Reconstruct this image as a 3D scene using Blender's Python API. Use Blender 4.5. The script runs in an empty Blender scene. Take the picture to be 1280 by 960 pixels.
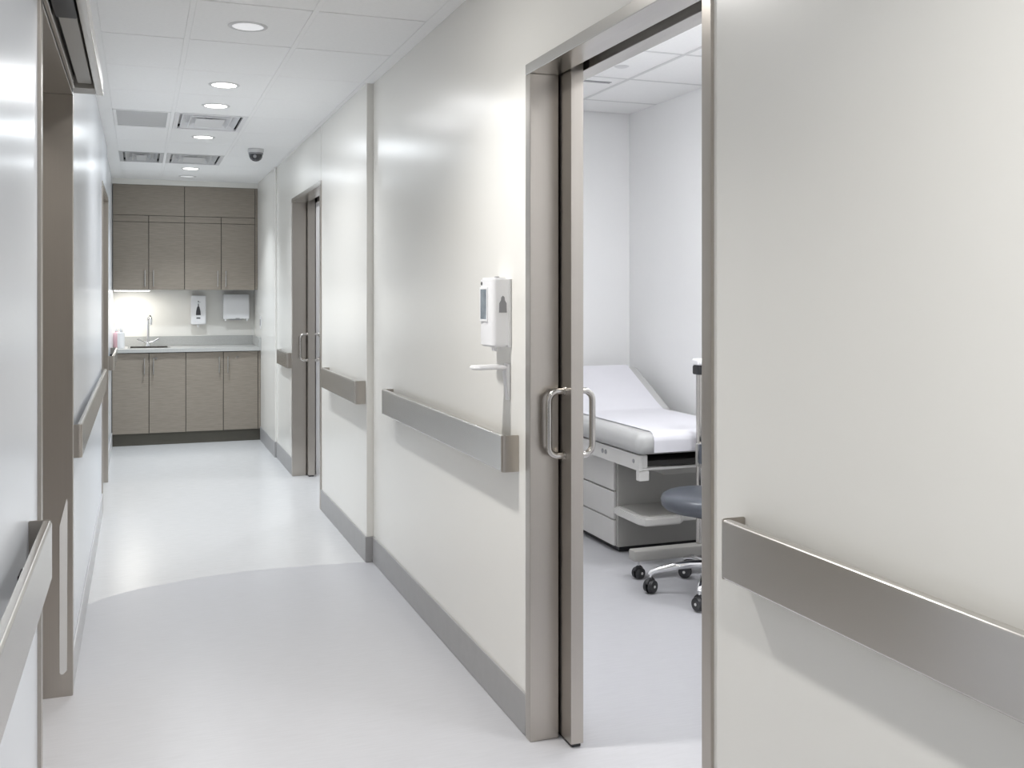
import bpy, bmesh, math, random
from mathutils import Vector, Matrix
random.seed(4)
PI = math.pi
S = bpy.context.scene
C = S.collection

# ------------------------------------------------------------------ camera, world, exposure
cam_d = bpy.data.cameras.new('camera')
cam = bpy.data.objects.new('camera', cam_d); C.objects.link(cam)
cam.location = (0, 0, 1.45)
cam.rotation_euler = (PI/2, 0, -math.radians(20.17))
cam_d.sensor_width = 36.0
cam_d.lens = 36.0*1268/1280
cam_d.shift_y = -(480-369.5)/1280
cam_d.clip_start = 0.02
S.camera = cam
w = bpy.data.worlds.new('world'); S.world = w; w.use_nodes = True
w.node_tree.nodes['Background'].inputs[0].default_value = (0.9, 0.95, 1, 1)
w.node_tree.nodes['Background'].inputs[1].default_value = 0.15
S.view_settings.view_transform = 'Standard'
S.view_settings.look = 'None'
S.view_settings.gamma = 1
S.view_settings.use_curve_mapping = False
S.view_settings.exposure = 0.22
DOWN_W = 17.0          # watts of one corridor downlight
EXAM_W = 15.0          # watts of one ceiling panel in the exam room
UNDER_W = 2.5

# ------------------------------------------------------------------ materials
def mat(name, col, rough=0.5, metal=0.0, var=0.04, scale=6.0, stretch=(1, 1, 1), bump=0.0, bscale=None, coat=0.0, spec=0.5, emit=None, col2=None, rvar=0.0, aniso=None):
    m = bpy.data.materials.new(name); m.use_nodes = True
    nt = m.node_tree; b = nt.nodes['Principled BSDF']
    b.inputs['Roughness'].default_value = rough
    b.inputs['Metallic'].default_value = metal
    b.inputs['Specular IOR Level'].default_value = spec
    b.inputs['Coat Weight'].default_value = coat
    tc = nt.nodes.new('ShaderNodeTexCoord')
    mp = nt.nodes.new('ShaderNodeMapping'); mp.inputs['Scale'].default_value = stretch
    nt.links.new(tc.outputs['Object'], mp.inputs['Vector'])
    n = nt.nodes.new('ShaderNodeTexNoise'); n.inputs['Scale'].default_value = scale; n.inputs['Detail'].default_value = 5
    nt.links.new(mp.outputs['Vector'], n.inputs['Vector'])
    r = nt.nodes.new('ShaderNodeValToRGB')
    a = [max(0, c*(1-var)) for c in col]; z = list(col2) if col2 else [min(1, c*(1+var)) for c in col]
    r.color_ramp.elements[0].position = 0.3; r.color_ramp.elements[1].position = 0.7
    r.color_ramp.elements[0].color = (*a, 1); r.color_ramp.elements[1].color = (*z, 1)
    nt.links.new(n.outputs['Fac'], r.inputs['Fac'])
    nt.links.new(r.outputs['Color'], b.inputs['Base Color'])
    if aniso:
        tg = nt.nodes.new('ShaderNodeTangent'); tg.direction_type = 'RADIAL'; tg.axis = 'Z'
        nt.links.new(tg.outputs['Tangent'], b.inputs['Tangent'])
        b.inputs['Anisotropic'].default_value = aniso[0]; b.inputs['Anisotropic Rotation'].default_value = aniso[1]
    if rvar:
        mr = nt.nodes.new('ShaderNodeMapRange')
        mr.inputs['To Min'].default_value = rough-rvar; mr.inputs['To Max'].default_value = rough+rvar
        nt.links.new(n.outputs['Fac'], mr.inputs['Value']); nt.links.new(mr.outputs['Result'], b.inputs['Roughness'])
    if bump:
        n2 = nt.nodes.new('ShaderNodeTexNoise'); n2.inputs['Scale'].default_value = bscale or scale; n2.inputs['Detail'].default_value = 3
        nt.links.new(mp.outputs['Vector'], n2.inputs['Vector'])
        bp = nt.nodes.new('ShaderNodeBump'); bp.inputs['Strength'].default_value = bump; bp.inputs['Distance'].default_value = 0.002
        nt.links.new(n2.outputs['Fac'], bp.inputs['Height']); nt.links.new(bp.outputs['Normal'], b.inputs['Normal'])
    if emit:
        b.inputs['Emission Color'].default_value = (*emit[0], 1); b.inputs['Emission Strength'].default_value = emit[1]
    return m

def flooring(name, col, rough):
    """sheet vinyl: fine streaks across the corridor over a plain tone"""
    m = mat(name, col, rough=rough, var=0.035, scale=9, stretch=(1.2, 12, 1), bump=0.05, bscale=30, rvar=0.04)
    return m

M = dict(
    wall=mat('cream_wall_paint', (0.83, 0.815, 0.772), rough=0.27, var=0.006, scale=1.5, bump=0.02, bscale=5, spec=0.6),
    wall_exam=mat('white_wall_paint', (0.86, 0.86, 0.86), rough=0.5, var=0.008, scale=1.5),
    tile=mat('white_ceiling_tile', (0.92, 0.92, 0.915), rough=0.85, var=0.015, scale=60, bump=0.15, bscale=180),
    tile_grey=mat('grey_perforated_metal', (0.55, 0.55, 0.55), rough=0.6, var=0.05, scale=120),
    grid=mat('white_grid_metal', (0.92, 0.92, 0.92), rough=0.5, var=0.01),
    plenum=mat('dark_plenum', (0.10, 0.10, 0.10), rough=0.9, var=0.1),
    floor_grey=flooring('grey_sheet_vinyl', (0.50, 0.50, 0.52), 0.32),
    floor_pale=flooring('pale_sheet_vinyl', (0.62, 0.62, 0.625), 0.22),
    wall_cool=mat('white_wall_cool_light', (0.77, 0.80, 0.845), rough=0.24, var=0.006, scale=1.5, bump=0.02, bscale=5, spec=0.6),  # cool light on the left wall is painted into this colour
    base_lit=mat('grey_vinyl_base_lit', (0.58, 0.58, 0.59), rough=0.4, var=0.03, scale=20),  # left copy of the grey base, reflected light put into its colour
    base=mat('grey_vinyl_base', (0.36, 0.355, 0.355), rough=0.45, var=0.03, scale=20),
    steel=mat('brushed_steel', (0.50, 0.465, 0.425), rough=0.32, metal=1, aniso=(0.35, 0.0), var=0.025, scale=30, stretch=(30, 30, 0.1)),
    steel_rail=mat('brushed_steel_rail', (0.60, 0.58, 0.55), rough=0.27, metal=1, aniso=(0.35, 0.25), var=0.02, scale=30, stretch=(30, 0.1, 30)),
    steel_bright=mat('polished_steel', (0.52, 0.50, 0.475), rough=0.2, metal=1, var=0.02),
    chrome=mat('chrome', (0.78, 0.78, 0.79), rough=0.08, metal=1, var=0.01),
    black=mat('black_plastic', (0.018, 0.018, 0.02), rough=0.45, var=0.1),
    dark=mat('dark_grey_shadow_gap', (0.05, 0.048, 0.045), rough=0.7, var=0.1),
    laminate=mat('taupe_wood_laminate', (0.245, 0.212, 0.174), rough=0.5, col2=(0.312, 0.272, 0.226), scale=22, stretch=(0.45, 4, 11)),
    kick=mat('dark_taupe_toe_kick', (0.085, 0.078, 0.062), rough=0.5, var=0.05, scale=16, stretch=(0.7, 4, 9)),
    stone=mat('pale_grey_worktop', (0.47, 0.47, 0.455), rough=0.35, var=0.06, scale=90),
    white=mat('white_plastic', (0.84, 0.84, 0.85), rough=0.35, var=0.01),
    off_white=mat('off_white_plastic', (0.68, 0.68, 0.68), rough=0.4, var=0.02),  # plain greyer white for rings, plates and bars
    window=mat('smoked_window', (0.10, 0.13, 0.16), rough=0.2, var=0.3, scale=8, col2=(0.33, 0.38, 0.42)),
    icon=mat('dark_print', (0.05, 0.05, 0.055), rough=0.5, var=0.05),
    icon_grey=mat('grey_print', (0.28, 0.28, 0.29), rough=0.5, var=0.05),
    lens=mat('dim_lens', (0.85, 0.85, 0.85), rough=0.4, var=0.01, emit=((0.96, 0.97, 1.0), 0.32)),
    lens_on=mat('lit_lens', (0.9, 0.9, 0.9), rough=0.4, var=0.01, emit=((1, 0.97, 0.93), 6)),
    panel_on=mat('lit_panel', (0.9, 0.9, 0.9), rough=0.4, var=0.01, emit=((0.95, 0.97, 1.0), 2.5)),
    vinyl=mat('light_grey_vinyl', (0.48, 0.48, 0.475), rough=0.35, var=0.02, scale=4, bump=0.06, bscale=200),
    paper=mat('white_exam_paper', (0.70, 0.695, 0.735), rough=0.7, var=0.015, scale=5, bump=0.15, bscale=12),
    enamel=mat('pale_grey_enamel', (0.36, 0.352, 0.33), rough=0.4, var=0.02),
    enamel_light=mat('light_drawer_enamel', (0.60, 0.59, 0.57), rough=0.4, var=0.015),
    blue=mat('slate_blue_vinyl', (0.085, 0.094, 0.112), rough=0.28, var=0.04, bump=0.05, bscale=150),
    pink=mat('pink_soap', (0.86, 0.58, 0.63), rough=0.3, var=0.05),
    glass=mat('clear_dark_dome', (0.03, 0.03, 0.035), rough=0.05, var=0.05, spec=0.8),
)

# ------------------------------------------------------------------ mesh helpers
WLOC = {}
def bx(bm, x0, x1, y0, y1, z0, z1, bev=0.0, seg=2, rot=None):
    if x0 > x1: x0, x1 = x1, x0
    if y0 > y1: y0, y1 = y1, y0
    if z0 > z1: z0, z1 = z1, z0
    vs = bmesh.ops.create_cube(bm, size=1)['verts']
    for v in vs:
        v.co = Vector(((x0+x1)/2+v.co.x*(x1-x0), (y0+y1)/2+v.co.y*(y1-y0), (z0+z1)/2+v.co.z*(z1-z0)))
    if rot: bmesh.ops.transform(bm, matrix=rot, verts=vs)
    if bev:
        es = list({e for v in vs for e in v.link_edges})
        bmesh.ops.bevel(bm, geom=es, offset=bev, segments=seg, profile=0.5, affect='EDGES')
    return bm
def B(*a, **k):
    return bx(bmesh.new(), *a, **k)
def cyl(bm, p0, p1, r, r2=None, n=24):
    p0, p1 = Vector(p0), Vector(p1); d = p1-p0
    m = Matrix.Translation((p0+p1)/2) @ d.to_track_quat('Z', 'Y').to_matrix().to_4x4()
    bmesh.ops.create_cone(bm, cap_ends=True, segments=n, radius1=r, radius2=r if r2 is None else r2, depth=d.length, matrix=m)
    return bm
def tube(bm, pts, r, n=12, radii=None):
    pts = [Vector(p) for p in pts]; rings = []; up = None
    for i, p in enumerate(pts):
        t = (pts[min(i+1, len(pts)-1)]-pts[max(i-1, 0)]).normalized()
        if up is None:
            up = Vector((0, 0, 1)) if abs(t.z) < 0.9 else Vector((1, 0, 0))
        x = (up - t*up.dot(t)).normalized(); y = t.cross(x); up = x
        rr = radii[i] if radii else r
        rings.append([bm.verts.new(p+(x*math.cos(2*PI*k/n)+y*math.sin(2*PI*k/n))*rr) for k in range(n)])
    for a, b in zip(rings, rings[1:]):
        for k in range(n): bm.faces.new((a[k], a[(k+1) % n], b[(k+1) % n], b[k]))
    bm.faces.new(rings[0][::-1]); bm.faces.new(rings[-1])
    return bm
def lathe(bm, prof, c, n=32):
    c = Vector(c); rings = []
    for r, z in prof:
        if r < 1e-6: rings.append([bm.verts.new(c+Vector((0, 0, z)))])
        else: rings.append([bm.verts.new(c+Vector((r*math.cos(2*PI*k/n), r*math.sin(2*PI*k/n), z))) for k in range(n)])
    for a, b in zip(rings, rings[1:]):
        if len(a) == 1 and len(b) == 1: continue
        for k in range(n):
            q = (k+1) % n
            if len(a) == 1: bm.faces.new((a[0], b[k], b[q]))
            elif len(b) == 1: bm.faces.new((a[k], a[q], b[0]))
            else: bm.faces.new((a[k], a[q], b[q], b[k]))
    return bm
def prism(bm, poly, axis, a, b, bev=0):
    """poly: 2D points in the plane of the other two axes; extruded along axis from a to b"""
    def P(p, t):
        return {'X': Vector((t, p[0], p[1])), 'Y': Vector((p[0], t, p[1])), 'Z': Vector((p[0], p[1], t))}[axis]
    va = [bm.verts.new(P(p, a)) for p in poly]; vb = [bm.verts.new(P(p, b)) for p in poly]
    n = len(poly); fs = [bm.faces.new(va), bm.faces.new(vb[::-1])]
    for k in range(n): fs.append(bm.faces.new((va[k], vb[k], vb[(k+1) % n], va[(k+1) % n])))
    bmesh.ops.recalc_face_normals(bm, faces=fs)
    if bev:
        bmesh.ops.bevel(bm, geom=list(fs[0].edges)+list(fs[1].edges), offset=bev, segments=2, affect='EDGES')
    return bm
def arc(cx, cy, r, a0, a1, n=8):
    return [(cx+r*math.cos(math.radians(a0+(a1-a0)*i/n)), cy+r*math.sin(math.radians(a0+(a1-a0)*i/n))) for i in range(n+1)]
def rrect(x0, x1, y0, y1, r, n=5):
    return arc(x1-r, y1-r, r, 0, 90, n)+arc(x0+r, y1-r, r, 90, 180, n)+arc(x0+r, y0+r, r, 180, 270, n)+arc(x1-r, y0+r, r, 270, 360, n)

def obj(name, bm, m, parent=None, smooth=40):
    bmesh.ops.recalc_face_normals(bm, faces=bm.faces)
    lo = Vector([min(v.co[i] for v in bm.verts) for i in range(3)]); hi = Vector([max(v.co[i] for v in bm.verts) for i in range(3)])
    c = Vector(((lo.x+hi.x)/2, (lo.y+hi.y)/2, lo.z))
    for v in bm.verts: v.co -= c
    me = bpy.data.meshes.new(name); bm.to_mesh(me); bm.free()
    for p in me.polygons: p.use_smooth = True
    me.set_sharp_from_angle(angle=math.radians(smooth))
    me.materials.append(M[m])
    o = bpy.data.objects.new(name, me); C.objects.link(o)
    if len(me.polygons) > 6:
        wn = o.modifiers.new('weighted_normal', 'WEIGHTED_NORMAL'); wn.keep_sharp = True
    WLOC[o.name] = c
    if parent:
        o.parent = parent; o.location = c-WLOC[parent.name]
    else: o.location = c
    return o
def tag(o, label, cat, group=None):
    o['label'] = label; o['category'] = cat
    if group: o['group'] = group
    return o
def empty(name, loc):
    o = bpy.data.objects.new(name, None); C.objects.link(o); o.location = loc; o.empty_display_size = 0.1
    WLOC[o.name] = Vector(loc); return o
def thing(name, label, cat, loc, group=None): return tag(empty(name, loc), label, cat, group)
def struct(name, bm, m):
    o = obj(name, bm, m); o['kind'] = 'structure'; return o
def estruct(name, loc=(0, 0, 0)):
    o = empty(name, loc); o['kind'] = 'structure'; return o
def dup(root, loc, label, group=None):
    r = root.copy(); C.objects.link(r); r.location = loc; r['label'] = label; WLOC[r.name] = Vector(loc)
    if group: r['group'] = group
    for ch in root.children:
        c = ch.copy(); C.objects.link(c); c.parent = r
        for g in ch.children:
            d = g.copy(); C.objects.link(d); d.parent = c
    return r
def lamp(name, loc, size, watts, col, parent, spread=180, shape='DISK', size_y=None):
    l = bpy.data.lights.new(name, 'AREA'); l.shape = shape; l.size = size
    if size_y: l.size_y = size_y
    l.energy = watts; l.color = col; l.spread = math.radians(spread)
    o = bpy.data.objects.new(name, l); C.objects.link(o)
    o.location = Vector(loc)-(WLOC[parent.name] if parent else Vector()); o.parent = parent
    return o

# ------------------------------------------------------------------ numbers of the place
ZC = 2.605            # corridor ceiling
ZR = 2.73             # exam room ceiling
XN, XM, XF = 1.198, 1.160, 1.144      # right wall: near, middle and far faces
XL, XLN, XLF = -0.235, -0.222, -0.250  # left wall: middle, near and far faces
YS, YE = -4.2, 11.06  # ends of the corridor
ZT = 2.80

# ------------------------------------------------------------------ floor
fl = struct('floor', B(-0.6, 3.5, YS-0.2, YE+0.2, -0.12, -0.004), 'base')
curve = [(-0.6, 4.75), (-0.42, 4.95), (-0.243, 5.144), (-0.16, 5.23), (-0.088, 5.291), (0.0, 5.345), (0.097, 5.383), (0.2, 5.42), (0.33, 5.462), (0.496, 5.487), (0.66, 5.496), (0.85, 5.49), (1.0, 5.475), (1.146, 5.452), (1.25, 5.44), (1.27, 5.44), (1.27, 6.5)]
bm = bmesh.new(); prism(bm, [(-0.6, YS-0.2), (3.5, YS-0.2), (3.5, 6.5)]+curve[::-1], 'Z', -0.004, 0)
obj('vinyl_sheet', bm, 'floor_grey', fl)
bm = bmesh.new(); prism(bm, curve+[(3.5, 6.5), (3.5, YE+0.2), (-0.6, YE+0.2)], 'Z', -0.004, 0)
o = obj('vinyl_sheet', bm, 'floor_pale', fl); o['label'] = 'paler sheet of flooring beyond the curved seam'

# ------------------------------------------------------------------ walls
G = 0.0015  # joint between wall panels
wr = estruct('wall_right')
def panel(parent, m, *a, **k): return obj('wall_panel', B(*a, **k), m, parent)
panel(wr, 'wall', XN, 1.288, YS, 1.990, 0, ZT)
panel(wr, 'wall', XN, 1.288, 1.990, 3.085, 2.195, ZT)
panel(wr, 'wall', XN, 1.288, 3.085, 5.454, 0, ZT)
panel(wr, 'wall', XM, 1.258, 5.454, 6.925-G, 0, ZT, bev=0.006)
panel(wr, 'wall', XM, 1.258, 6.925+G, 8.27-G, 2.22, ZT)
panel(wr, 'wall', XM, 1.258, 8.27+G, 9.27, 0, ZT)
panel(wr, 'wall', XF, 1.258, 9.27, YE, 0, ZT, bev=0.004)
# room side leaf of the same wall, with its own openings behind the pockets
panel(wr, 'wall_exam', 1.352, 1.41, YS, 1.99, 0, ZT)
panel(wr, 'wall_exam', 1.352, 1.41, 1.99, 3.185, 2.22, ZT)
panel(wr, 'wall_exam', 1.352, 1.41, 3.185, 6.93, 0, ZT)
panel(wr, 'wall_exam', 1.345, 1.41, 6.93, 8.27, 2.24, ZT)
panel(wr, 'wall_exam', 1.345, 1.41, 8.27, YE, 0, ZT)
wl = estruct('wall_left')
panel(wl, 'wall_cool', -0.42, XLN, YS, 2.615, 0, ZT)
panel(wl, 'wall_cool', -0.42, XL, 2.615, 4.02, 2.20, ZT)
panel(wl, 'wall_cool', -0.42, XL, 4.02, 7.29, 0, ZT)
panel(wl, 'wall_cool', -0.42, XL, 7.29, 8.49, 2.20, ZT)
panel(wl, 'wall_cool', -0.42, XLF, 8.49, YE, 0, ZT)
struct('wall_back', B(-0.42, 1.41, YE, YE+0.12, 0, ZT), 'wall')
struct('wall_front', B(-0.42, 1.41, YS-0.12, YS, 0, ZT), 'wall')
# exam room and the room behind the far sliding door
struct('wall_exam_right', B(3.25, 3.37, 1.0, 6.44, 0, ZT+0.1), 'wall_exam')
struct('wall_exam_back', B(1.41, 3.37, 6.44, 6.56, 0, ZT+0.1), 'wall_exam')
struct('wall_exam_front', B(1.41, 3.37, 0.9, 1.0, 0, ZT+0.1), 'wall_exam')
struct('wall_storeroom_right', B(2.7, 2.8, 6.56, 9.3, 0, ZT), 'wall_exam')
struct('wall_storeroom_back', B(1.41, 2.8, 9.3, 9.4, 0, ZT), 'wall_exam')

# ------------------------------------------------------------------ ceilings: hung tiles in a grid
TS, TY0 = 0.649, 4.7905
XT = [-0.168, 0.200, 0.674, 1.148]
def yl(k): return TY0+k*TS
ce = struct('ceiling', B(-0.42, 1.35, YS, YE, 2.64, 2.70), 'plenum')
for x in XT: obj('grid_bar', B(x-0.011, x+0.011, YS, YE, ZC-0.0003, ZC+0.02), 'tile', ce)
kmin, kmax = -14, 9
OPEN = {(1, 3), (0, 3), (0, 6), (1, 6)}
hole_tiles = {(1, k) for k in (-1, 1, 2, 4, 7, 8)}
LIGHT_K = {}
for i in range(3):
    tm = {}
    for k in range(kmin, kmax+1):
        if (i, k) in OPEN: continue
        y0, y1 = yl(k), min(yl(k+1), YE)
        if y1 <= YS or y0 >= YE: continue
        y0 = max(y0, YS)
        obj('ceiling_tile', B(XT[i]+0.0114, XT[i+1]-0.0114, y0+(0.004 if k in (-1, 0) else 0.0022), y1-(0.004 if k in (-2, -1) else 0.0022), ZC, ZC+0.016, bev=0.0012, seg=1), 'tile', ce)
# plaster margins between the outer grid bars and the walls
t1 = struct('trim_1', B(XT[3]+0.011, 1.26, YS, YE, ZC, ZC+0.03), 'tile')
t2 = struct('trim_2', B(-0.42, XT[0]-0.011, YS, YE, ZC, ZC+0.03), 'tile')
# exam room ceiling
ce2 = struct('ceiling_exam', B(1.41, 3.25, 1.0, 6.44, ZR+0.035, ZR+0.09), 'plenum')
XE = [1.41, 2.07, 2.72, 3.25]
YEs = [1.0, 1.50, 2.15, 2.80, 3.45, 4.095, 4.745, 5.395, 6.045, 6.44]
PANEL_AT = {(0, 5), (2, 4), (1, 1)}
for x in XE[1:3]: obj('grid_bar', B(x-0.011, x+0.011, 1.0, 6.44, ZR-0.001, ZR+0.02), 'off_white', ce2)
for y in YEs[1:-1]:
    for i in range(3): obj('cross_bar', B(XE[i]+(0.0115 if i else 0), XE[i+1]-(0.0115 if i < 2 else 0), y-0.011, y+0.011, ZR-0.0008, ZR+0.018), 'off_white', ce2)
for i in range(3):
    for j in range(9):
        if (i, j) in PANEL_AT: continue
        obj('ceiling_tile', B(XE[i]+(0.0125 if i else 0), XE[i+1]-(0.0125 if i < 2 else 0), YEs[j]+0.0125, YEs[j+1]-0.0125, ZR, ZR+0.016, bev=0.0012, seg=1), 'tile', ce2)
struct('ceiling_storeroom', B(1.41, 2.7, 6.56, 9.3, 2.62, 2.70), 'tile')

# ------------------------------------------------------------------ baseboards
def basebd(name, *segs, m='base'):
    e = estruct(name)
    for s in segs: obj('cove_base', B(*s, bev=0.0025, seg=1), m, e)
BH = 0.138
basebd('baseboard_right',
       (XN-0.007, XN, YS, 1.958, 0, BH), (XN-0.007, XN, 3.116, 5.447, 0, BH),
       (XM-0.007, XN, 5.447, 5.455, 0, BH), (XM-0.007, XM, 5.455, 6.90, 0, BH),
       (XM-0.007, XM, 8.296, 9.262, 0, BH), (XF-0.007, XM, 9.262, 9.271, 0, BH), (XF-0.007, XF, 9.271, 10.43, 0, BH))
basebd('baseboard_left', (XLN, XLN+0.007, YS, 2.58, 0, BH), (XL, XL+0.007, 4.05, 7.26, 0, BH), (XLF, XLF+0.007, 8.51, 10.43, 0, BH), m='base_lit')
basebd('baseboard_exam', (3.243, 3.25, 1.0, 6.44, 0, 0.10), (1.42, 3.243, 6.433, 6.44, 0, 0.10))

# ------------------------------------------------------------------ sliding doors
def handle_bm(x, d, y, z0, z1, r):
    """D-shaped pull standing off the leaf face at x towards d"""
    so, c = 0.055*d, 0.032
    pts = [(x, y, z1)]+[(x+so-c*d+c*d*math.sin(a), y, z1-c+c*math.cos(a)) for a in [i*PI/12 for i in range(7)]]
    pts += [(x+so-c*d+c*d*math.cos(a), y, z0+c-c*math.sin(a)) for a in [i*PI/12 for i in range(7)]]+[(x, y, z0)]
    bm = bmesh.new(); tube(bm, pts, r, 14)
    return bm
def flange_bm(x, d, y, z, r):
    return cyl(bmesh.new(), (x, y, z), (x+0.004*d, y, z), r, n=20)
def right_door(name, xf, depth, y0, y1, zt, leaf_y, leaf_t, zin):
    e = estruct(name, (xf, (y0+y1)/2, 0))
    fw = 0.044; xi = xf+depth
    obj('jamb', B(xf, xi, y1-fw, y1, 0, zt-0.036, bev=0.0025), 'steel', e)
    obj('jamb', B(xf, xi, y0, y0+fw-0.003, 0, zt-0.036, bev=0.0025), 'steel', e)
    obj('head', B(xf, xi, y0, y1, zt-0.036, zt, bev=0.0025), 'steel_rail', e)
    xl = xi+0.006
    # steel lining of the room-side wall leaf and the dark slot the leaf hangs in
    xb = xl+leaf_t+0.012
    obj('inner_lining', B(xb-0.002, xb+0.062, y0, y1+0.072, zin, zin+0.045, bev=0.002), 'steel_rail', e)
    obj('inner_jamb', B(xb, xb+0.062, y1+0.045, y1+0.072, 0, zin, bev=0.002), 'steel', e)
    obj('inner_jamb', B(xb, xb+0.062, y0-0.03, y0+0.02, 0, zin, bev=0.002), 'steel', e)
    obj('track', B(xi, xb+0.02, y0, y1+0.9, zin+0.07, zin+0.09), 'dark', e)
    lf = obj('door_leaf', B(xl, xl+leaf_t, leaf_y, leaf_y+1.08, 0.012, zin+0.055, bev=0.002), 'steel', e)
    obj('bottom_seal', B(xl+0.008, xl+leaf_t-0.008, leaf_y+0.006, leaf_y+1.0, 0.0015, 0.012), 'black', lf)
    hy = leaf_y+0.052
    for d, x in ((-1, xl), (1, xl+leaf_t)):
        h = obj('pull_handle', handle_bm(x, d, hy, 0.930, 1.140, 0.0105), 'steel_bright', lf)
        for z in (0.930, 1.140): obj('flange', flange_bm(x, d, hy, z, 0.0155), 'steel_bright', lf)
    return e
right_door('door_1', 1.190, 0.100, 1.960, 3.113, 2.208, 2.981, 0.044, 2.178)
right_door('door_2', 1.152, 0.110, 6.900, 8.292, 2.232, 8.172, 0.052, 2.195)

def left_door(name, xf, y0, y1, zh, xnear=None):
    e = estruct(name, (xf, (y0+y1)/2, 0)); fw = 0.044
    xn = xf if xnear is None else xnear
    obj('jamb', B(-0.33, xn, y0, y0+fw, 0, zh, bev=0.0025), 'steel', e)
    obj('jamb', B(-0.33, xf, y1-fw, y1, 0, zh, bev=0.0025), 'steel', e)
    obj('head', B(-0.33, xf, y0, y1, zh, zh+0.036, bev=0.0025), 'steel_rail', e)
    lf = obj('door_leaf', B(-0.385, -0.338, y0-0.02, y1+0.02, 0.012, zh+0.06, bev=0.002), 'steel', e)
    obj('bottom_seal', B(-0.377, -0.346, y0, y1, 0.0015, 0.012), 'black', lf)
    obj('pull_handle', handle_bm(-0.338, 1, y0+0.12, 0.930, 1.140, 0.0105), 'steel_bright', lf)
    return e
d3 = left_door('door_3', -0.226, 2.586, 4.044, 2.178, xnear=-0.214)
left_door('door_4', -0.227, 7.260, 8.512, 2.178)
# pale wear strip let into the far jamb of the nearest left door
bm = bmesh.new(); prism(bm, [(-0.270, 0.09), (-0.266, 0.083), (-0.258, 0.083), (-0.246, 0.095), (-0.244, 0.70), (-0.247, 0.715), (-0.270, 0.62)], 'Y', 3.9955, 4.001)
o = obj('wear_strip', bm, 'off_white', d3); o['label'] = 'pale wear strip on the steel jamb'
# head box of the sliding gear over that door, hollow underneath
hb = thing('door_header_box', 'hollow grey metal box over the nearest left-hand door, seen from below', 'door gear', (-0.175, 3.25, 2.18))
obj('front_plate', B(-0.148, -0.124, 2.45, 4.0, 2.181, 2.235, bev=0.002), 'steel_rail', hb)
obj('end_plate', B(-0.224, -0.149, 3.895, 4.0, 2.184, 2.235, bev=0.002), 'enamel', hb)
obj('back_plate', B(-0.2245, -0.213, 2.45, 3.894, 2.181, 2.235, bev=0.002), 'steel_rail', hb)
obj('top_plate', B(-0.212, -0.149, 2.45, 3.894, 2.228, 2.235), 'dark', hb)
obj('inner_tray', B(-0.205, -0.157, 2.62, 3.88, 2.198, 2.222, bev=0.004), 'enamel', hb)
obj('motor', B(-0.209, -0.153, 2.46, 2.93, 2.184, 2.2215, bev=0.006), 'black', hb)

# ------------------------------------------------------------------ handrails
def offset_path(pts):
    return pts
def rail(label, wallx, frontx, y0, y1, z0, z1, near_cap=True, far_cap=True, pt=0.017):
    """C-shaped steel band on a wall whose room side is towards frontx"""
    s = 1 if frontx > wallx else -1
    t = thing('handrail', label, 'handrail', (wallx, (y0+y1)/2, z0), 'steel handrails along the corridor walls')
    r = 0.014
    def prof_band(ya, yb):
        # cross-section in X-Z with rolled top and bottom lips, extruded along Y
        x0, x1 = frontx, frontx-s*pt
        q = [(x0-s*0.006, z0), (x1, z0), (x1, z0+0.005), (x0-s*0.006, z0+0.006), (x0-s*0.006, z1-0.006), (x1, z1-0.005), (x1, z1), (x0-s*0.006, z1)]
        a = [(x0-s*0.0035, z1-0.0008), (x0-s*0.001, z1-0.003), (x0, z1-0.006), (x0, z0+0.006), (x0-s*0.001, z0+0.003), (x0-s*0.0035, z0+0.0008)]
        bm = bmesh.new(); prism(bm, q+a, 'Y', ya, yb); return bm
    ya, yb = y0+(r if near_cap else 0), y1-(r if far_cap else 0)
    obj('rail_face', prof_band(ya, yb), 'steel_rail', t)
    for on, yc, d in ((near_cap, y0, 1), (far_cap, y1, -1)):
        if not on: continue
        # end return: rounded corner then straight back to the wall
        out = [(frontx, yc+d*r)]+[(frontx-s*r+s*r*math.cos(i*PI/12), yc+d*r-d*r*math.sin(i*PI/12)) for i in range(1, 7)]+[(wallx+s*0.0005, yc)]
        th = 0.006
        inn = [(wallx+s*0.0005, yc+d*th), (frontx-s*r, yc+d*th)]+[(frontx-s*r+s*(r-th)*math.sin(i*PI/12), yc+d*r-d*(r-th)*math.cos(i*PI/12)) for i in range(1, 7)]
        bm = bmesh.new(); prism(bm, out+inn, 'Z', z0, z1, bev=0.0015)
        cap = obj('end_return', bm, 'steel', t)
    n = max(2, int((y1-y0)/1.0)+1)
    for i in range(n):
        y = y0+0.18+(y1-y0-0.36)*i/(n-1)
        bm = B(frontx-s*0.0065, wallx, y-0.03, y+0.03, z0+0.02, z0+0.065, bev=0.003)
        obj('bracket', bm, 'black', t)
    return t
rail('steel handrail nearest on the right-hand wall, running out of the picture', XN, 1.138, -0.9, 1.842, 0.860, 0.984, near_cap=True)
rail('long steel handrail on the right wall below the white sanitizer dispenser', XN, 1.138, 3.192, 4.997, 0.858, 0.981)
rail('short steel handrail between the wall step and the far right doorway', XM, 1.100, 5.474, 6.600, 0.858, 0.984)
rail('stub of steel handrail beyond the far right doorway, near the cabinets', XM, 1.118, 8.335, 8.98, 0.862, 0.985)
rail('steel handrail in the lower left corner, nearest on the left wall', XLN, -0.175, -0.9, 2.385, 0.842, 0.970)
rail('steel handrail on the left wall between the two left-hand doors', XL, -0.199, 4.10, 7.16, 0.846, 0.970)
rail('far end of a steel handrail beside the base cabinets on the left', XLF, -0.186, 8.62, 10.02, 0.858, 0.972)

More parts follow.
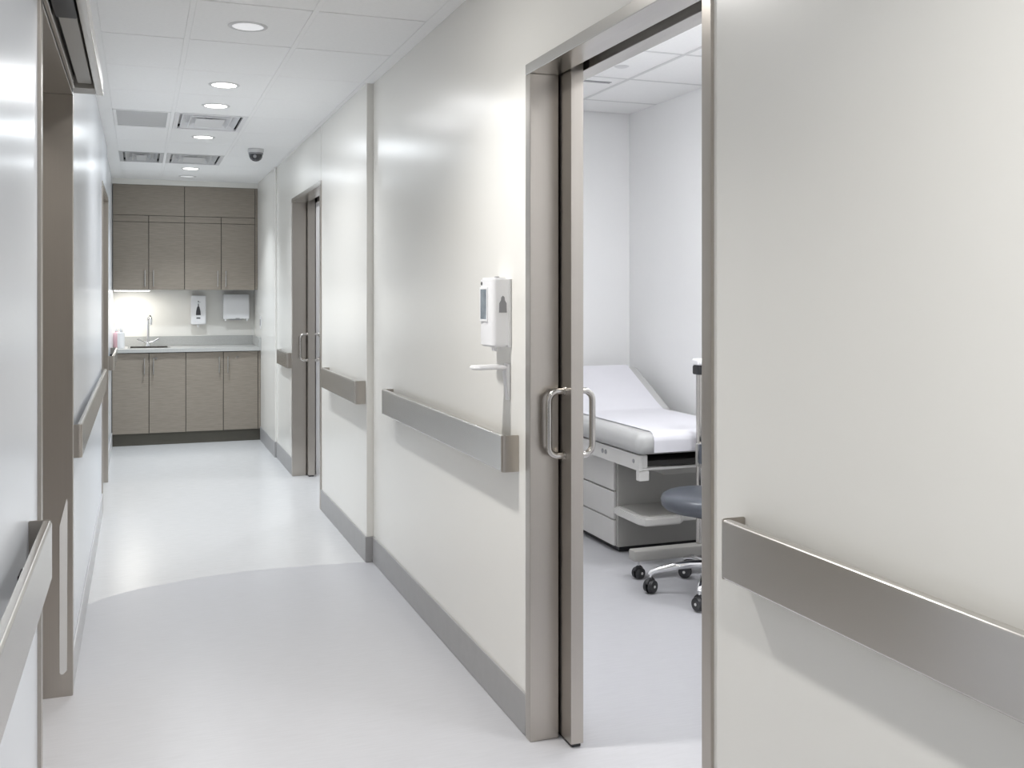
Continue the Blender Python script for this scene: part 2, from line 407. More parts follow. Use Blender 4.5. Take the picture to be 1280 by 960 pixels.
# ------------------------------------------------------------------ downlights
def make_downlight(loc, label, on):
    t = thing('downlight', label, 'ceiling light', loc, 'recessed downlights along the corridor ceiling')
    x, y, z = loc
    bm = bmesh.new(); lathe(bm, [(0.066, 0.0005), (0.066, -0.004), (0.074, -0.005), (0.083, -0.002), (0.084, 0.0005)], loc, 40)
    obj('trim_ring', bm, 'off_white', t)
    bm = bmesh.new(); lathe(bm, [(0, -0.003), (0.066, -0.0015), (0.066, 0.0003), (0, 0.0003)], loc, 40)
    obj('lens', bm, 'lens_on' if on else 'lens', t)
    if on:   # a reflector beam plus the glow of the frosted lens
        lamp('lamp_beam', (x, y, z-0.006), 0.125, DOWN_W*0.7, (1.0, 0.985, 0.96), t, spread=125)
        lamp('lamp_glow', (x, y, z-0.007), 0.125, DOWN_W*0.3, (1.0, 0.985, 0.96), t)
    return t
XD = 0.437
make_downlight((XD, (yl(-1)+yl(0))/2+0.01, ZC), 'dim round downlight, the front one of the row of ceiling lights', False)
def redim(root, f, col, spread=125, glow=1.0):
    for ch in root.children:
        if ch.type == 'LIGHT':
            ch.data = ch.data.copy(); ch.data.energy *= f; ch.data.color = col
            if ch.name.startswith('lamp_beam'): ch.data.spread = math.radians(spread)
            else: ch.data.energy *= glow
dl = make_downlight((XD, (yl(1)+yl(2))/2, ZC), 'lit round downlight just beyond the dim front one', True)
WARM, NEUT, COOL = (1.0, 0.985, 0.96), (0.97, 0.985, 1.0), (0.89, 0.95, 1.0)
for k, lab, f, col, sp in ((2, 'lit round downlight just in front of the square air diffuser', 0.40, NEUT, 125), (4, 'lit round downlight between the two rows of air vents', 1.1, COOL, 125), (7, 'lit round downlight beyond the second row of vents, before the cabinets', 1.05, COOL, 108)):
    redim(dup(dl, (XD, (yl(k)+yl(k+1))/2, ZC), lab), f, col, sp, 0.6 if k == 7 else 1.0)
for k, f, lab in ((-3, 1.1, 'lit round downlight overhead between the open exam room door and the nearest left door'),
               (-7, 0.92, 'lit round downlight overhead beside the nearest right handrail'),
               (-11, 0.4, 'lit round downlight far back in the corridor, behind the viewpoint')):
    redim(dup(dl, (XD, (yl(k)+yl(k+1))/2, ZC), lab), f, WARM)
redim(dl, 0.55, NEUT)
make_downlight((XD, (yl(8)+yl(9))/2, ZC), 'dim last downlight of the row, close to the tall wall cabinets', False)

# exam room ceiling panels (out of view, they light the room)
for n, (i, j) in enumerate(sorted(PANEL_AT)):
    x0, x1, y0, y1 = XE[i]+0.0125, XE[i+1]-0.0125, YEs[j]+0.003, YEs[j+1]-0.003
    t = thing('ceiling_panel_light', ('lit square panel in the exam room ceiling beside the open door leaf', 'lit square panel at the near end of the exam room ceiling', 'lit square panel by the far side wall of the exam room ceiling')[n], 'ceiling light', ((x0+x1)/2, (y0+y1)/2, ZR), 'light panels in the exam room ceiling')
    bm = bmesh.new()
    for q in ((x0, x0+0.02, y0, y1), (x1-0.02, x1, y0, y1), (x0+0.02, x1-0.02, y0, y0+0.02), (x0+0.02, x1-0.02, y1-0.02, y1)): bx(bm, *q, ZR, ZR+0.03)
    obj('frame', bm, 'grid', t)
    obj('diffuser', B(x0+0.02, x1-0.02, y0+0.02, y1-0.02, ZR+0.008, ZR+0.014), 'panel_on', t)
    lamp('lamp', ((x0+x1)/2, (y0+y1)/2, ZR-0.002), x1-x0-0.05, EXAM_W, (0.97, 0.98, 1.0), t, shape='SQUARE')
t = thing('downlight', 'lit round downlight inside the room behind the far right door', 'ceiling light', (2.0, 8.0, 2.62), 'recessed downlights along the corridor ceiling')
bm = bmesh.new(); lathe(bm, [(0.066, 0.0005), (0.066, -0.004), (0.074, -0.005), (0.083, -0.002), (0.084, 0.0005)], (2.0, 8.0, 2.62), 40); obj('trim_ring', bm, 'grid', t)
bm = bmesh.new(); lathe(bm, [(0, -0.003), (0.066, -0.0015), (0.066, 0.0003), (0, 0.0003)], (2.0, 8.0, 2.62), 40); obj('lens', bm, 'lens_on', t)
lamp('lamp', (2.0, 8.0, 2.614), 0.125, DOWN_W*0.6, (0.95, 0.97, 1.0), t, spread=170)

# ------------------------------------------------------------------ air vents
def ringbox(bm, x0, x1, y0, y1, wd, z0, z1):
    bx(bm, x0, x0+wd, y0, y1, z0, z1); bx(bm, x1-wd, x1, y0, y1, z0, z1)
    bx(bm, x0+wd, x1-wd, y0, y0+wd, z0, z1); bx(bm, x0+wd, x1-wd, y1-wd, y1, z0, z1)
def diffuser(label, i, k, core='white', zoff=0.0):
    x0, x1, y0, y1 = XT[i]+0.0125, XT[i+1]-0.0125, yl(k)+0.002, yl(k+1)-0.002
    t = thing('air_diffuser', label, 'air vent', ((x0+x1)/2, (y0+y1)/2, ZC), 'square air diffusers in the corridor ceiling')
    bm = bmesh.new(); ringbox(bm, x0, x1, y0, y1, 0.03, ZC-0.002, ZC+0.012); obj('frame', bm, core, t)
    obj('back_plate', B(x0+0.03, x1-0.03, y0+0.03, y1-0.03, ZC+0.030, ZC+0.033), core, t)
    # flared cone rings stepping up into the neck
    for n, (ins, za, zb) in enumerate(((0.045, -0.001, 0.030), (0.095, -0.004, 0.026))):
        bm = bmesh.new(); a, b = 0.0, 0.035
        def lp(off, z): return [bm.verts.new(p) for p in ((x0+ins+off, y0+ins+off, z), (x1-ins-off, y0+ins+off, z), (x1-ins-off, y1-ins-off, z), (x0+ins+off, y1-ins-off, z))]
        l1 = lp(0, ZC+za+0.004); l2 = lp(0.004, ZC+za); l3 = lp(0.03, ZC+zb)
        for p, q in ((l1, l2), (l2, l3)):
            for c in range(4): bm.faces.new((p[c], p[(c+1) % 4], q[(c+1) % 4], q[c]))
        obj('cone_ring', bm, core, t)
    obj('centre_plate', B(x0+0.135, x1-0.135, y0+0.16, y1-0.16, ZC-0.006, ZC-0.002, bev=0.0015), core, t)
    obj('hanger', B((x0+x1)/2-0.02, (x0+x1)/2+0.02, (y0+y1)/2-0.02, (y0+y1)/2+0.02, ZC-0.0015, ZC+0.0295), core, t)
    return t
diffuser('white square air diffuser in the middle of the corridor ceiling', 1, 3)
diffuser('grey square air vent by the left wall, in the far row of vents', 0, 6, 'tile_grey')
diffuser('faint square air diffuser beside the grey vent in the far row', 1, 6, 'off_white')
x0, x1, y0, y1 = XT[0]+0.0125, XT[1]-0.0125, yl(3)+0.002, yl(4)-0.002
t = thing('return_grille', 'flat grey perforated return air panel left of the white diffuser', 'air vent', ((x0+x1)/2, (y0+y1)/2, ZC))
bm = bmesh.new(); ringbox(bm, x0, x1, y0, y1, 0.018, ZC-0.002, ZC+0.014); obj('frame', bm, 'grid', t)
obj('perforated_face', B(x0+0.018, x1-0.018, y0+0.018, y1-0.018, ZC+0.003, ZC+0.008), 'tile_grey', t)
# exam room: slot vent and sprinkler plate
t = thing('slot_vent', 'short dark slot vent in the exam room ceiling', 'air vent', (2.57, 5.50, ZR))
obj('frame', B(2.46, 2.665, 5.465, 5.535, ZR-0.004, ZR-0.0005, bev=0.001), 'grid', t)
for q in (5.482, 5.507): obj('slot', B(2.475, 2.65, q, q+0.014, ZR-0.0065, ZR-0.0045), 'icon_grey', t)
bm = bmesh.new(); lathe(bm, [(0, -0.006), (0.03, -0.006), (0.042, -0.0005), (0, -0.0005)], (2.528, 5.107, ZR))
tag(obj('sprinkler_cover', bm, 'off_white'), 'small round sprinkler cover on the exam room ceiling', 'sprinkler')

# security camera
p = (0.861, 8.20, ZC)
t = thing('security_camera', 'small dark dome camera under the ceiling near the far right door', 'camera', p)
bm = bmesh.new(); lathe(bm, [(0, -0.0005), (0.062, -0.0005), (0.062, -0.022), (0.056, -0.03), (0, -0.03)], p); obj('mount', bm, 'off_white', t)
bm = bmesh.new(); lathe(bm, [(0.052, -0.0305), (0.052, -0.05), (0.049, -0.066), (0.04, -0.082), (0.025, -0.093), (0.010, -0.097), (0, -0.098)], p); obj('dome', bm, 'glass', t)
bm = bmesh.new(); lathe(bm, [(0.047, -0.0305), (0.056, -0.0305), (0.056, -0.044), (0.0525, -0.044)], p); obj('dome_ring', bm, 'icon_grey', t)
bm = bmesh.new(); cyl(bm, (p[0]-0.012, p[1]-0.047, ZC-0.064), (p[0]-0.013, p[1]-0.0555, ZC-0.064), 0.013, n=16); obj('camera_eye', bm, 'icon_grey', t)

# ------------------------------------------------------------------ cabinets at the end of the corridor
CX = [-0.247, 0.087, 0.426, 0.781, 1.116]
YB = 10.42   # base door fronts
YU = 10.70   # wall cabinet door fronts
g = 0.0028
def bar_handle(x, y, z0, z1, extra=None):
    bm = bmesh.new()
    cyl(bm, (x, y-0.028, z0), (x, y-0.028, z1), 0.0065, n=12)
    for z in (z0+0.012, z1-0.012): cyl(bm, (x, y, z), (x, y-0.028, z), 0.005, n=10)
    return bm
base_labels = ('taupe wood base cabinet under the sink, left of the pair', 'taupe wood base cabinet under the paper towel dispenser, right of the pair')
wall_labels = ('tall taupe wood wall cabinet above the sink tap', 'tall taupe wood wall cabinet above the soap and towel dispensers')
for n in range(2):
    x0, x1 = CX[2*n], CX[2*n+2]
    t = thing('base_cabinet', base_labels[n], 'cabinet', ((x0+x1)/2, 10.72, 0), 'base cabinets at the corridor end')
    xe = x1 if n == 0 else x1+0.026
    bm = bmesh.new()
    if n == 0:   # open-topped box so that the bowl hangs in it
        bx(bm, x0, x0+0.018, YB+0.02, 11.05, 0.115, 0.899); bx(bm, xe-0.018, xe, YB+0.02, 11.05, 0.115, 0.899)
        bx(bm, x0+0.018, xe-0.018, 11.03, 11.05, 0.115, 0.899); bx(bm, x0+0.018, xe-0.018, YB+0.02, 11.03, 0.115, 0.135)
        bx(bm, x0+0.018, xe-0.018, YB+0.02, YB+0.04, 0.8, 0.899)
    else: bx(bm, x0+0.0005, xe, YB+0.02, 11.05, 0.115, 0.899)
    obj('body', bm, 'dark', t)
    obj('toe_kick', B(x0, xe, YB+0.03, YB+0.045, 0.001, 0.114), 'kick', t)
    if n == 1: obj('filler_strip', B(x1+g, xe, YB+0.004, YB+0.019, 0.118, 0.893), 'laminate', t)
    for j in range(2):
        a, b = CX[2*n+j], CX[2*n+j+1]
        d = obj('door', B(a+g, b-g, YB, YB+0.018, 0.118, 0.893, bev=0.0012, seg=1), 'laminate', t)
        hx = b-0.040 if j == 0 else a+0.042
        obj('bar_handle', bar_handle(hx, YB, 0.690, 0.850), 'steel_bright', d)
        if (n, j) in ((0, 1), (1, 1)):
            lx = hx+(0.022 if n == 0 else 0.090)
            bm = bmesh.new(); cyl(bm, (lx, YB, 0.842), (lx, YB-0.007, 0.842), 0.011, n=16); obj('lock', bm, 'chrome', d)
    # wall unit with two doors, small panels over them and a tall fascia panel
    t = thing('wall_cabinet', wall_labels[n], 'cabinet', ((x0+x1)/2, 10.88, 1.51), 'wall cabinets at the corridor end')
    obj('body', B(x0+0.0005, xe, YU+0.02, 11.055, 1.512, 2.548), 'dark', t)
    if n == 1: obj('filler_strip', B(x1+g, xe, YU+0.005, YU+0.019, 1.512, 2.548), 'laminate', t)
    obj('fascia_panel', B(x0+g, x1-g, YU, YU+0.018, 2.248, 2.548, bev=0.001, seg=1), 'laminate', t)
    for j in range(2):
        a, b = CX[2*n+j], CX[2*n+j+1]
        obj('upper_panel', B(a+g, b-g, YU, YU+0.018, 2.182, 2.244, bev=0.001, seg=1), 'laminate', t)
        d = obj('door', B(a+g, b-g, YU, YU+0.018, 1.508, 2.178, bev=0.0012, seg=1), 'laminate', t)
        hx = b-0.034 if j == 0 else a+0.045
        obj('bar_handle', bar_handle(hx, YU, 1.540, 1.700), 'steel_bright', d)
struct('trim_3', B(XLF, XF, YU+0.002, YU+0.03, 2.551, ZC), 'wall')
# under-cabinet lamp
t = thing('under_cabinet_light', 'slim lit strip light under the wall cabinet, over the sink', 'light', (-0.07, 10.80, 1.50))
obj('housing', B(-0.24, 0.10, 10.74, 10.80, 1.4985, 1.511, bev=0.002), 'white', t)
obj('diffuser', B(-0.235, 0.095, 10.745, 10.795, 1.4945, 1.498), 'lens_on', t)
lamp('lamp', (-0.07, 10.77, 1.492), 0.30, UNDER_W, (1.0, 0.97, 0.9), t, shape='RECTANGLE', size_y=0.04)

# worktop with an opening for the bowl
t = thing('worktop', 'long pale grey worktop with upstands over the base cabinets', 'worktop', (0.45, 10.72, 0.90))
SX0, SX1, SY0, SY1 = -0.09, 0.27, 10.50, 10.86
bm = bmesh.new()
XW0, XW1 = XLF+0.002, XF-0.001
bx(bm, XW0, SX0, 10.39, 11.058, 0.900, 0.935); bx(bm, SX1, XW1, 10.39, 11.058, 0.900, 0.935)
bx(bm, SX0, SX1, 10.39, SY0, 0.900, 0.935); bx(bm, SX0, SX1, SY1, 11.058, 0.900, 0.935)
obj('slab', bm, 'stone', t)
obj('backsplash', B(XW0, XW1, 11.038, 11.058, 0.9355, 1.032, bev=0.002), 'stone', t)
obj('side_splash', B(XW1-0.02, XW1, 10.395, 11.037, 0.9355, 1.032, bev=0.002), 'stone', t)
t = thing('sink', 'small stainless steel sink bowl let into the worktop', 'sink', ((SX0+SX1)/2, (SY0+SY1)/2, 0.76))
bm = bmesh.new(); ringbox(bm, SX0-0.018, SX1+0.018, SY0-0.018, SY1+0.018, 0.022, 0.9355, 0.9395); obj('rim', bm, 'chrome', t)
bm = bmesh.new()
for q in ((SX0+0.002, SX0+0.006, SY0+0.002, SY1-0.002), (SX1-0.006, SX1-0.002, SY0+0.002, SY1-0.002), (SX0+0.006, SX1-0.006, SY0+0.002, SY0+0.006), (SX0+0.006, SX1-0.006, SY1-0.006, SY1-0.002)): bx(bm, *q, 0.76, 0.9354)
bx(bm, SX0+0.006, SX1-0.006, SY0+0.006, SY1-0.006, 0.756, 0.762)
obj('bowl', bm, 'steel_bright', t)
bm = bmesh.new(); lathe(bm, [(0, 0.7645), (0.03, 0.7645), (0.034, 0.7622), (0, 0.7622)], ((SX0+SX1)/2, (SY0+SY1)/2, 0)); obj('drain', bm, 'chrome', t)
# tap
tx, ty = 0.083, 10.945
t = thing('tap', 'chrome gooseneck tap with two wing handles behind the sink', 'tap', (tx, ty, 0.935))
bm = bmesh.new(); lathe(bm, [(0, 0.9357), (0.026, 0.9357), (0.026, 0.945), (0.018, 0.955), (0.016, 0.99), (0, 0.99)], (tx, ty, 0)); obj('base', bm, 'chrome', t)
R = 0.055
pts = [(tx, ty, 0.98), (tx, ty, 1.10), (tx, ty, 1.19)]+[(tx+0.25*(R-R*math.cos(a)), ty-R+R*math.cos(a), 1.19+R*math.sin(a)) for a in [i*PI/12 for i in range(1, 13)]]+[(tx+0.0275, ty-2*R, 1.155)]
bm = bmesh.new(); tube(bm, pts, 0.0125, 14); obj('spout', bm, 'chrome', t)
for s in (-1, 1):
    bm = bmesh.new(); cyl(bm, (tx, ty, 0.972), (tx+s*0.05, ty, 0.978), 0.010, n=14)
    cyl(bm, (tx+s*0.046, ty, 0.978), (tx+s*0.105, ty-0.01, 1.012), 0.008, 0.014, n=14)
    obj('wing_handle', bm, 'chrome', t)
# bottles at the left end of the worktop
def bottle(label, x, y, r, h, m, capm):
    t = thing('soap_bottle', label, 'bottle', (x, y, 0.9355))
    bm = bmesh.new(); lathe(bm, [(0, 0.0005), (r*0.94, 0.0005), (r, 0.006), (r, h*0.70), (r*0.85, h*0.78), (r*0.4, h*0.82), (r*0.4, h*0.86), (0, h*0.86)], (x, y, 0.9355)); obj('body', bm, m, t)
    bm = bmesh.new(); lathe(bm, [(0, 0.862*h), (r*0.5, 0.862*h), (r*0.5, 0.92*h), (r*0.2, 0.925*h), (r*0.2, h*0.97), (0, h*0.97)], (x, y, 0.9355))
    bx(bm, x-0.012, x+0.048, y-0.009, y+0.009, 0.9355+h*0.965, 0.9355+h*1.02, bev=0.003)
    obj('pump', bm, capm, t)
bottle('white pump bottle at the left end of the worktop', -0.168, 10.62, 0.034, 0.195, 'white', 'white')
bottle('pink soap bottle half hidden behind the white pump bottle', -0.212, 10.72, 0.032, 0.19, 'pink', 'white')

# wall soap dispenser
x0, x1, zb, zt = 0.500, 0.648, 1.150, 1.452
t = thing('soap_dispenser', 'white wall soap dispenser with a dark bottle symbol beneath the cabinets', 'soap dispenser', (0.574, 11.0, zb))
bm = bmesh.new(); prism(bm, rrect(x0, x1, zb, zt, 0.018), 'Y', 10.955, 11.059, bev=0.008); obj('cover', bm, 'white', t)
bm = bmesh.new(); yq = 10.9545; xc = 0.572
prism(bm, [(xc-0.024, 1.248), (xc+0.024, 1.248), (xc+0.021, 1.285), (xc+0.012, 1.328), (xc+0.005, 1.340), (xc+0.003, 1.368), (xc-0.003, 1.368), (xc-0.005, 1.340), (xc-0.014, 1.328), (xc-0.022, 1.285)], 'Y', yq-0.0015, yq+0.0006); obj('bottle_symbol', bm, 'icon', t)
bm = bmesh.new(); bx(bm, xc-0.019, xc+0.019, yq-0.0015, yq+0.0006, 1.212, 1.224); obj('print', bm, 'icon', t)
bm = bmesh.new(); cyl(bm, (xc, yq-0.0015, 1.390), (xc, yq+0.0006, 1.390), 0.006, n=10); obj('logo_dot', bm, 'icon', t)
obj('logo_bar', B(xc-0.004, xc+0.022, yq-0.0012, yq+0.0006, 1.380, 1.3838), 'icon_grey', t)
bm = bmesh.new(); cyl(bm, (xc, 11.0, zb+0.001), (xc, 11.0, zb-0.03), 0.013, 0.008, n=14); obj('nozzle', bm, 'white', t)
# paper towel dispenser
x0, x1, zb, zt = 0.822, 1.082, 1.205, 1.462
t = thing('towel_dispenser', 'white paper towel dispenser on the wall right of the soap dispenser', 'towel dispenser', (0.95, 11.0, zb))
bm = bmesh.new(); prism(bm, [(11.059, zb), (10.955, zb), (10.945, zb+0.02), (10.94, zt-0.07), (10.965, zt), (11.059, zt)], 'X', x0, x1, bev=0.004); obj('cover', bm, 'white', t)
obj('slot', B(x0+0.05, x1-0.05, 10.97, 11.03, zb-0.003, zb-0.0004), 'dark', t)
obj('towel', B(x0+0.07, x1-0.07, 10.999, 11.001, zb-0.012, zb-0.0031), 'paper', t)
for xx in (x0+0.012, x1-0.03):
    obj('side_foot', B(xx, xx+0.018, 10.958, 11.05, zb-0.02, zb-0.0004, bev=0.003), 'white', t)
obj('latch', B(0.945, 0.985, 10.947, 10.953, zb+0.003, zb+0.009), 'icon_grey', t)
# switch on the right wall by the worktop
t = thing('light_switch', 'small steel switch plate on the right wall above the worktop end', 'switch', (XF, 10.42, 1.12))
obj('plate', B(XF-0.006, XF-0.0003, 10.375, 10.455, 1.120, 1.245, bev=0.0015), 'off_white', t)
obj('rocker', B(XF-0.011, XF-0.0062, 10.40, 10.43, 1.150, 1.215, bev=0.002), 'icon_grey', t)

# ------------------------------------------------------------------ hand sanitizer dispenser and its tray
ya, yb, xa = 3.262, 3.405, 1.128
zb, zt = 1.272, 1.512
t = thing('sanitizer_dispenser', 'white hand sanitizer dispenser with a window, on the wall beside the open door', 'sanitizer dispenser', (XN, 3.33, zb))
obj('back_plate', B(XN-0.012, XN-0.0003, ya, yb, zb, zt-0.004, bev=0.003), 'off_white', t)
plan = [(XN-0.0125, ya+0.003)]+[(xa+0.016-0.016*math.sin(i*PI/12), ya+0.019-0.016*math.cos(i*PI/12)) for i in range(7)]+[(xa-0.005, (ya+yb)/2)]+[(xa+0.016-0.016*math.cos(i*PI/12), yb-0.019+0.016*math.sin(i*PI/12)) for i in range(7)]+[(XN-0.0125, yb-0.003)]
bm = bmesh.new(); prism(bm, plan, 'Z', zb+0.002, zt, bev=0.006); obj('cover', bm, 'white', t)
xw = xa-0.0022
bm = bmesh.new(); prism(bm, [(3.310, 1.368), (3.375, 1.368), (3.375, 1.472), (3.310, 1.472)], 'X', xw-0.0035, xw+0.0008); w_ = obj('window', bm, 'window', t); w_['label'] = 'smoked window with grey level scale'
bm = bmesh.new(); ringbox_ = None
for q in ((3.303, 3.310, 1.361, 1.479), (3.375, 3.382, 1.361, 1.479)): bx(bm, xw-0.0045, xw+0.0008, q[0], q[1], q[2], q[3])
for q in ((3.310, 3.375, 1.361, 1.368), (3.310, 3.375, 1.472, 1.479)): bx(bm, xw-0.0045, xw+0.0008, q[0], q[1], q[2], q[3])
obj('window_frame', bm, 'white', t)
bm = bmesh.new(); cyl(bm, (xw+0.0008, 3.372, 1.492), (xw-0.002, 3.372, 1.492), 0.006, n=12); obj('indicator', bm, 'icon', t)
# drop-shaped mark on the near flank
dp = [(0.0, 0.058), (0.006, 0.052), (0.007, 0.042), (0.013, 0.032), (0.014, 0.0), (-0.014, 0.0), (-0.013, 0.032), (-0.007, 0.042), (-0.006, 0.052)]
bm = bmesh.new(); prism(bm, [(1.166+px, 1.392+pz) for px, pz in dp], 'Y', ya+0.0018, ya+0.0036); obj('bottle_symbol', bm, 'icon_grey', t)
obj('key_lock', B(1.152, 1.166, 3.30, 3.314, zt-0.001, zt+0.004, bev=0.001), 'icon_grey', t)
bm = bmesh.new(); cyl(bm, (1.158, 3.33, zb+0.002), (1.158, 3.33, zb-0.014), 0.012, 0.008, n=14); obj('nozzle', bm, 'white', t)
t = thing('drip_tray', 'white drip tray on a wall arm under the sanitizer dispenser', 'drip tray', (XN, 3.30, 1.09))
bm = bmesh.new(); prism(bm, [(XN-0.0004, 1.090), (XN-0.0004, 1.215), (XN-0.012, 1.215), (XN-0.018, 1.185), (XN-0.012, 1.13), (XN-0.008, 1.090)], 'Y', 3.275, 3.310, bev=0.002); obj('wall_arm', bm, 'white', t)
bm = bmesh.new(); prism(bm, [(XN-0.015, 3.268)]+arc(1.105, 3.30, 0.045, 250, 130, 8)+[(XN-0.015, 3.335)], 'Z', 1.197, 1.210, bev=0.004); obj('tray', bm, 'white', t)
bm = bmesh.new(); prism(bm, rrect(1.085, 1.17, 3.28, 3.325, 0.012), 'Z', 1.2102, 1.2115); obj('tray_insert', bm, 'off_white', t)

# ------------------------------------------------------------------ exam table
t = thing('exam_table', 'pale grey examination table with drawers and a raised backrest', 'exam table', (2.82, 5.5, 0))
obj('plinth', B(2.55, 3.12, 5.18, 6.20, 0.001, 0.034), 'black', t)
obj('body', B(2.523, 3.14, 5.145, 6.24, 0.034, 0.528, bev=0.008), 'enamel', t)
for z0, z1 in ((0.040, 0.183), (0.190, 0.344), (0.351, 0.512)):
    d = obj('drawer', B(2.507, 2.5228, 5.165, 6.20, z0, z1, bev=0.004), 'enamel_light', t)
    if z0 > 0.3:
        obj('drawer_pull', B(2.500, 2.5068, 5.60, 5.72, z1-0.05, z1-0.03, bev=0.003), 'enamel', d)
for x in (2.446, 3.118):
    s_ = obj('side_rail', B(x, x+0.024, 4.740, 5.66, 0.533, 0.615, bev=0.003), 'enamel_light', t)
    if x < 3:
        for yy, rr in ((4.80, 0.011), (5.14, 0.013), (5.18, 0.013)):
            bm = bmesh.new(); cyl(bm, (x, yy, 0.578), (x-0.003, yy, 0.578), rr, n=16); obj('bolt', bm, 'icon_grey', s_)
obj('under_deck', B(2.4705, 3.1175, 5.15, 6.10, 0.533, 0.61), 'enamel', t)
obj('foot_pan', B(2.51, 3.10, 4.79, 5.149, 0.545, 0.575, bev=0.003), 'dark', t)
obj('pan_rim', B(2.4705, 3.1175, 4.745, 4.770, 0.533, 0.546, bev=0.003), 'enamel_light', t)
obj('pan_post', B(2.4705, 2.500, 4.745, 4.775, 0.5465, 0.614, bev=0.003), 'enamel_light', t)
obj('pan_bracket', B(2.452, 2.510, 4.745, 4.785, 0.478, 0.532, bev=0.004), 'enamel_light', t)
obj('pan_slide', B(2.62, 2.95, 4.80, 5.144, 0.495, 0.532, bev=0.004), 'enamel', t)
# seat cushion: rounded cross-section along the length, fat rolled foot end
def cushion(y0, y1, x0, x1, z0, z1, r, rot=None):
    bm = bmesh.new(); bx(bm, x0, x1, y0, y1, z0, z1, bev=r, seg=5)
    if rot: bmesh.ops.transform(bm, matrix=rot, verts=bm.verts)
    return bm
sc = obj('seat_cushion', cushion(4.700, 5.655, 2.420, 3.165, 0.617, 0.735, 0.048), 'vinyl', t, smooth=60)
ang = math.radians(26.5)
rot = Matrix.Translation((0, 5.66, 0.735)) @ Matrix.Rotation(ang, 4, 'X') @ Matrix.Translation((0, -5.66, -0.735))
obj('back_cushion', cushion(5.66, 6.22, 2.420, 3.165, 0.625, 0.735, 0.040, rot), 'vinyl', t, smooth=60)
obj('back_support', cushion(5.74, 6.10, 2.60, 2.99, 0.60, 0.624, 0.004, rot), 'enamel', t)
# pull-out step
bm = bmesh.new(); prism(bm, [(2.50, 5.144), (2.50, 4.86), (2.52, 4.81), (2.56, 4.80), (2.73, 4.80), (2.76, 4.83), (2.78, 4.86), (3.00, 4.86), (3.02, 4.88), (3.02, 5.144)], 'Z', 0.222, 0.268, bev=0.008); st = obj('step', bm, 'enamel_light', t)
bm = bmesh.new(); prism(bm, [(2.53, 5.14), (2.53, 4.875), (2.56, 4.835), (2.72, 4.835), (2.76, 4.89), (2.99, 4.89), (2.99, 5.14)], 'Z', 0.2682, 0.2715); obj('step_tread', bm, 'enamel', st)
# paper drawn over the cushions
def strip(prof, x0, x1, th):
    bm = bmesh.new(); n = len(prof); up = []; lo = []
    for i, (y, z) in enumerate(prof):
        a, b = prof[max(0, i-1)], prof[min(n-1, i+1)]
        ty, tz = b[0]-a[0], b[1]-a[1]; L = math.hypot(ty, tz); ny, nz = -tz/L, ty/L
        up.append((y+ny*th, z+nz*th)); lo.append((y, z))
    prism(bm, lo+up[::-1], 'X', x0, x1); return bm
pp = [(4.6965, 0.632), (4.6965, 0.69)]+[(4.748-0.0515*math.cos(math.radians(a)), 0.687+0.0515*math.sin(math.radians(a))) for a in range(15, 91, 15)]+[(5.2, 0.7385), (5.60, 0.7385), (5.645, 0.7395), (5.668, 0.748)]
for i in range(1, 8):
    s = 0.02+i*0.53/7
    pp.append((5.66+s*math.cos(ang)-0.0035*math.sin(ang), 0.735+s*math.sin(ang)+0.0035*math.cos(ang)))
tag(obj('exam_paper', strip(pp, 2.512, 3.085, 0.0012), 'paper', smooth=60), 'white paper sheet drawn over the cushions of the exam table', 'paper')

# ------------------------------------------------------------------ rolling stand in front of the table
def caster(cx, cy, r, parent, heading, top):
    """twin-wheel caster: two wheels, hood and stem"""
    h = Vector((math.cos(heading), math.sin(heading), 0)); a = Vector((-h.y, h.x, 0)); c = Vector((cx, cy, r+0.0005))
    bm = bmesh.new()
    for s in (-1, 1): cyl(bm, c+a*s*0.006, c+a*s*0.024, r, r*0.86, n=22)
    cyl(bm, c-a*0.02, c+a*0.02, 0.007, n=10)
    tube(bm, [c+h*(r*0.95*math.cos(q))+Vector((0, 0, r*1.05*math.sin(q))) for q in [i*PI/8 for i in range(1, 8)]], 0.009, 8)
    k = obj('caster', bm, 'black', parent)
    bm = bmesh.new(); cyl(bm, (cx, cy, r*1.6), (cx, cy, top), 0.006, n=10); obj('stem', bm, 'chrome', k)
    bm = bmesh.new()
    for s in (-1, 1): cyl(bm, c+a*s*0.0241, c+a*s*0.0262, 0.007, n=12)
    obj('hub_cap', bm, 'enamel_light', k)
    return k
t = thing('rolling_stand', 'grey wheeled stand with a pole, standing at the foot of the exam table', 'stand', (2.76, 4.658, 0))
obj('base_beam', B(2.360, 3.02, 4.618, 4.690, 0.095, 0.150, bev=0.008), 'enamel', t)
for x in (2.40, 2.97): caster(x, 4.655, 0.030, t, 0.4, 0.094)
bm = bmesh.new(); cyl(bm, (2.760, 4.658, 0.151), (2.760, 4.658, 1.035), 0.019, n=20); obj('pole', bm, 'steel_bright', t)
bm = bmesh.new(); bx(bm, 2.728, 2.83, 4.618, 4.690, 1.085, 1.120, bev=0.012, seg=3); obj('head', bm, 'white', t)
bm = bmesh.new(); bx(bm, 2.732, 2.82, 4.625, 4.688, 1.036, 1.0845, bev=0.008); obj('collar', bm, 'black', t)
bm = bmesh.new(); bx(bm, 2.722, 2.762, 4.600, 4.640, 0.56, 0.68, bev=0.006); obj('clamp', bm, 'enamel', t)

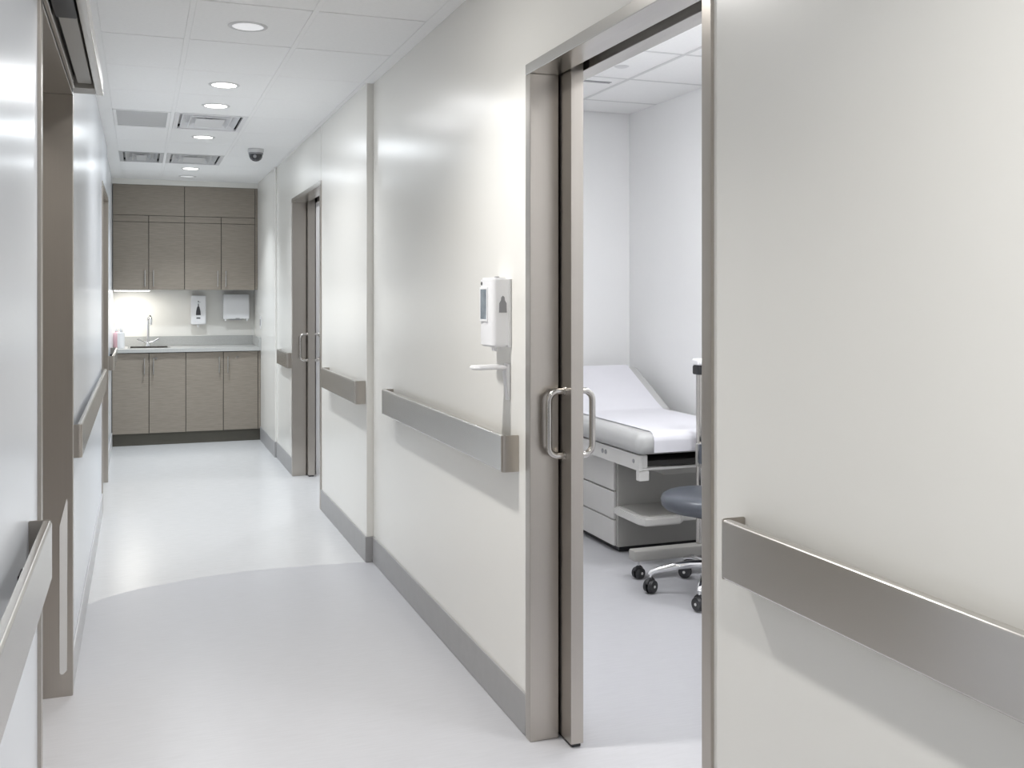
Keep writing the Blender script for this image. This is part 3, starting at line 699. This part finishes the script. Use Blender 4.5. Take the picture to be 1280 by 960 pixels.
# ------------------------------------------------------------------ stool
sx, sy = 2.605, 4.295
t = thing('doctor_stool', 'round slate blue stool on a chrome five-star base with black casters', 'stool', (sx, sy, 0))
bm = bmesh.new(); lathe(bm, [(0, 0.405), (0.17, 0.405), (0.215, 0.412), (0.236, 0.432), (0.241, 0.455), (0.234, 0.476), (0.215, 0.488), (0.16, 0.492), (0, 0.490)], (sx, sy, 0), 48); obj('seat', bm, 'blue', t, smooth=70)
bm = bmesh.new(); cyl(bm, (sx, sy, 0.385), (sx, sy, 0.4045), 0.11, n=24); obj('seat_plate', bm, 'black', t)
bm = bmesh.new(); cyl(bm, (sx, sy, 0.20), (sx, sy, 0.3845), 0.028, n=20); obj('gas_lift', bm, 'black', t)
bm = bmesh.new(); lathe(bm, [(0, 0.085), (0.042, 0.085), (0.046, 0.10), (0.044, 0.15), (0.034, 0.20), (0, 0.20)], (sx, sy, 0)); obj('hub', bm, 'chrome', t)
for k in range(5):
    a = math.radians(157+72*k); d = Vector((math.cos(a), math.sin(a), 0)); c = Vector((sx, sy, 0))
    bm = bmesh.new()
    tube(bm, [c+d*0.03+Vector((0, 0, 0.145)), c+d*0.10+Vector((0, 0, 0.143)), c+d*0.18+Vector((0, 0, 0.132)), c+d*0.25+Vector((0, 0, 0.115)), c+d*0.285+Vector((0, 0, 0.102)), c+d*0.292+Vector((0, 0, 0.09))], 0.016, 14, radii=[0.022, 0.020, 0.017, 0.0145, 0.014, 0.013])
    leg = obj('leg', bm, 'chrome', t, smooth=60)
    q = c+d*0.290; caster(q.x, q.y, 0.034, leg, a+0.9, 0.092)
# small backrest on a bent post
bm = bmesh.new(); tube(bm, [(sx+0.10, sy+0.02, 0.395), (sx+0.26, sy+0.05, 0.395), (sx+0.305, sy+0.058, 0.41), (sx+0.312, sy+0.06, 0.47), (sx+0.312, sy+0.06, 0.62)], 0.011, 12); obj('back_post', bm, 'chrome', t, smooth=60)
pl = arc(sx, sy, 0.30, -50, 71, 14)+arc(sx, sy, 0.262, 71, -50, 14)
bm = bmesh.new(); prism(bm, pl, 'Z', 0.575, 0.70, bev=0.014); obj('backrest', bm, 'blue', t, smooth=60)
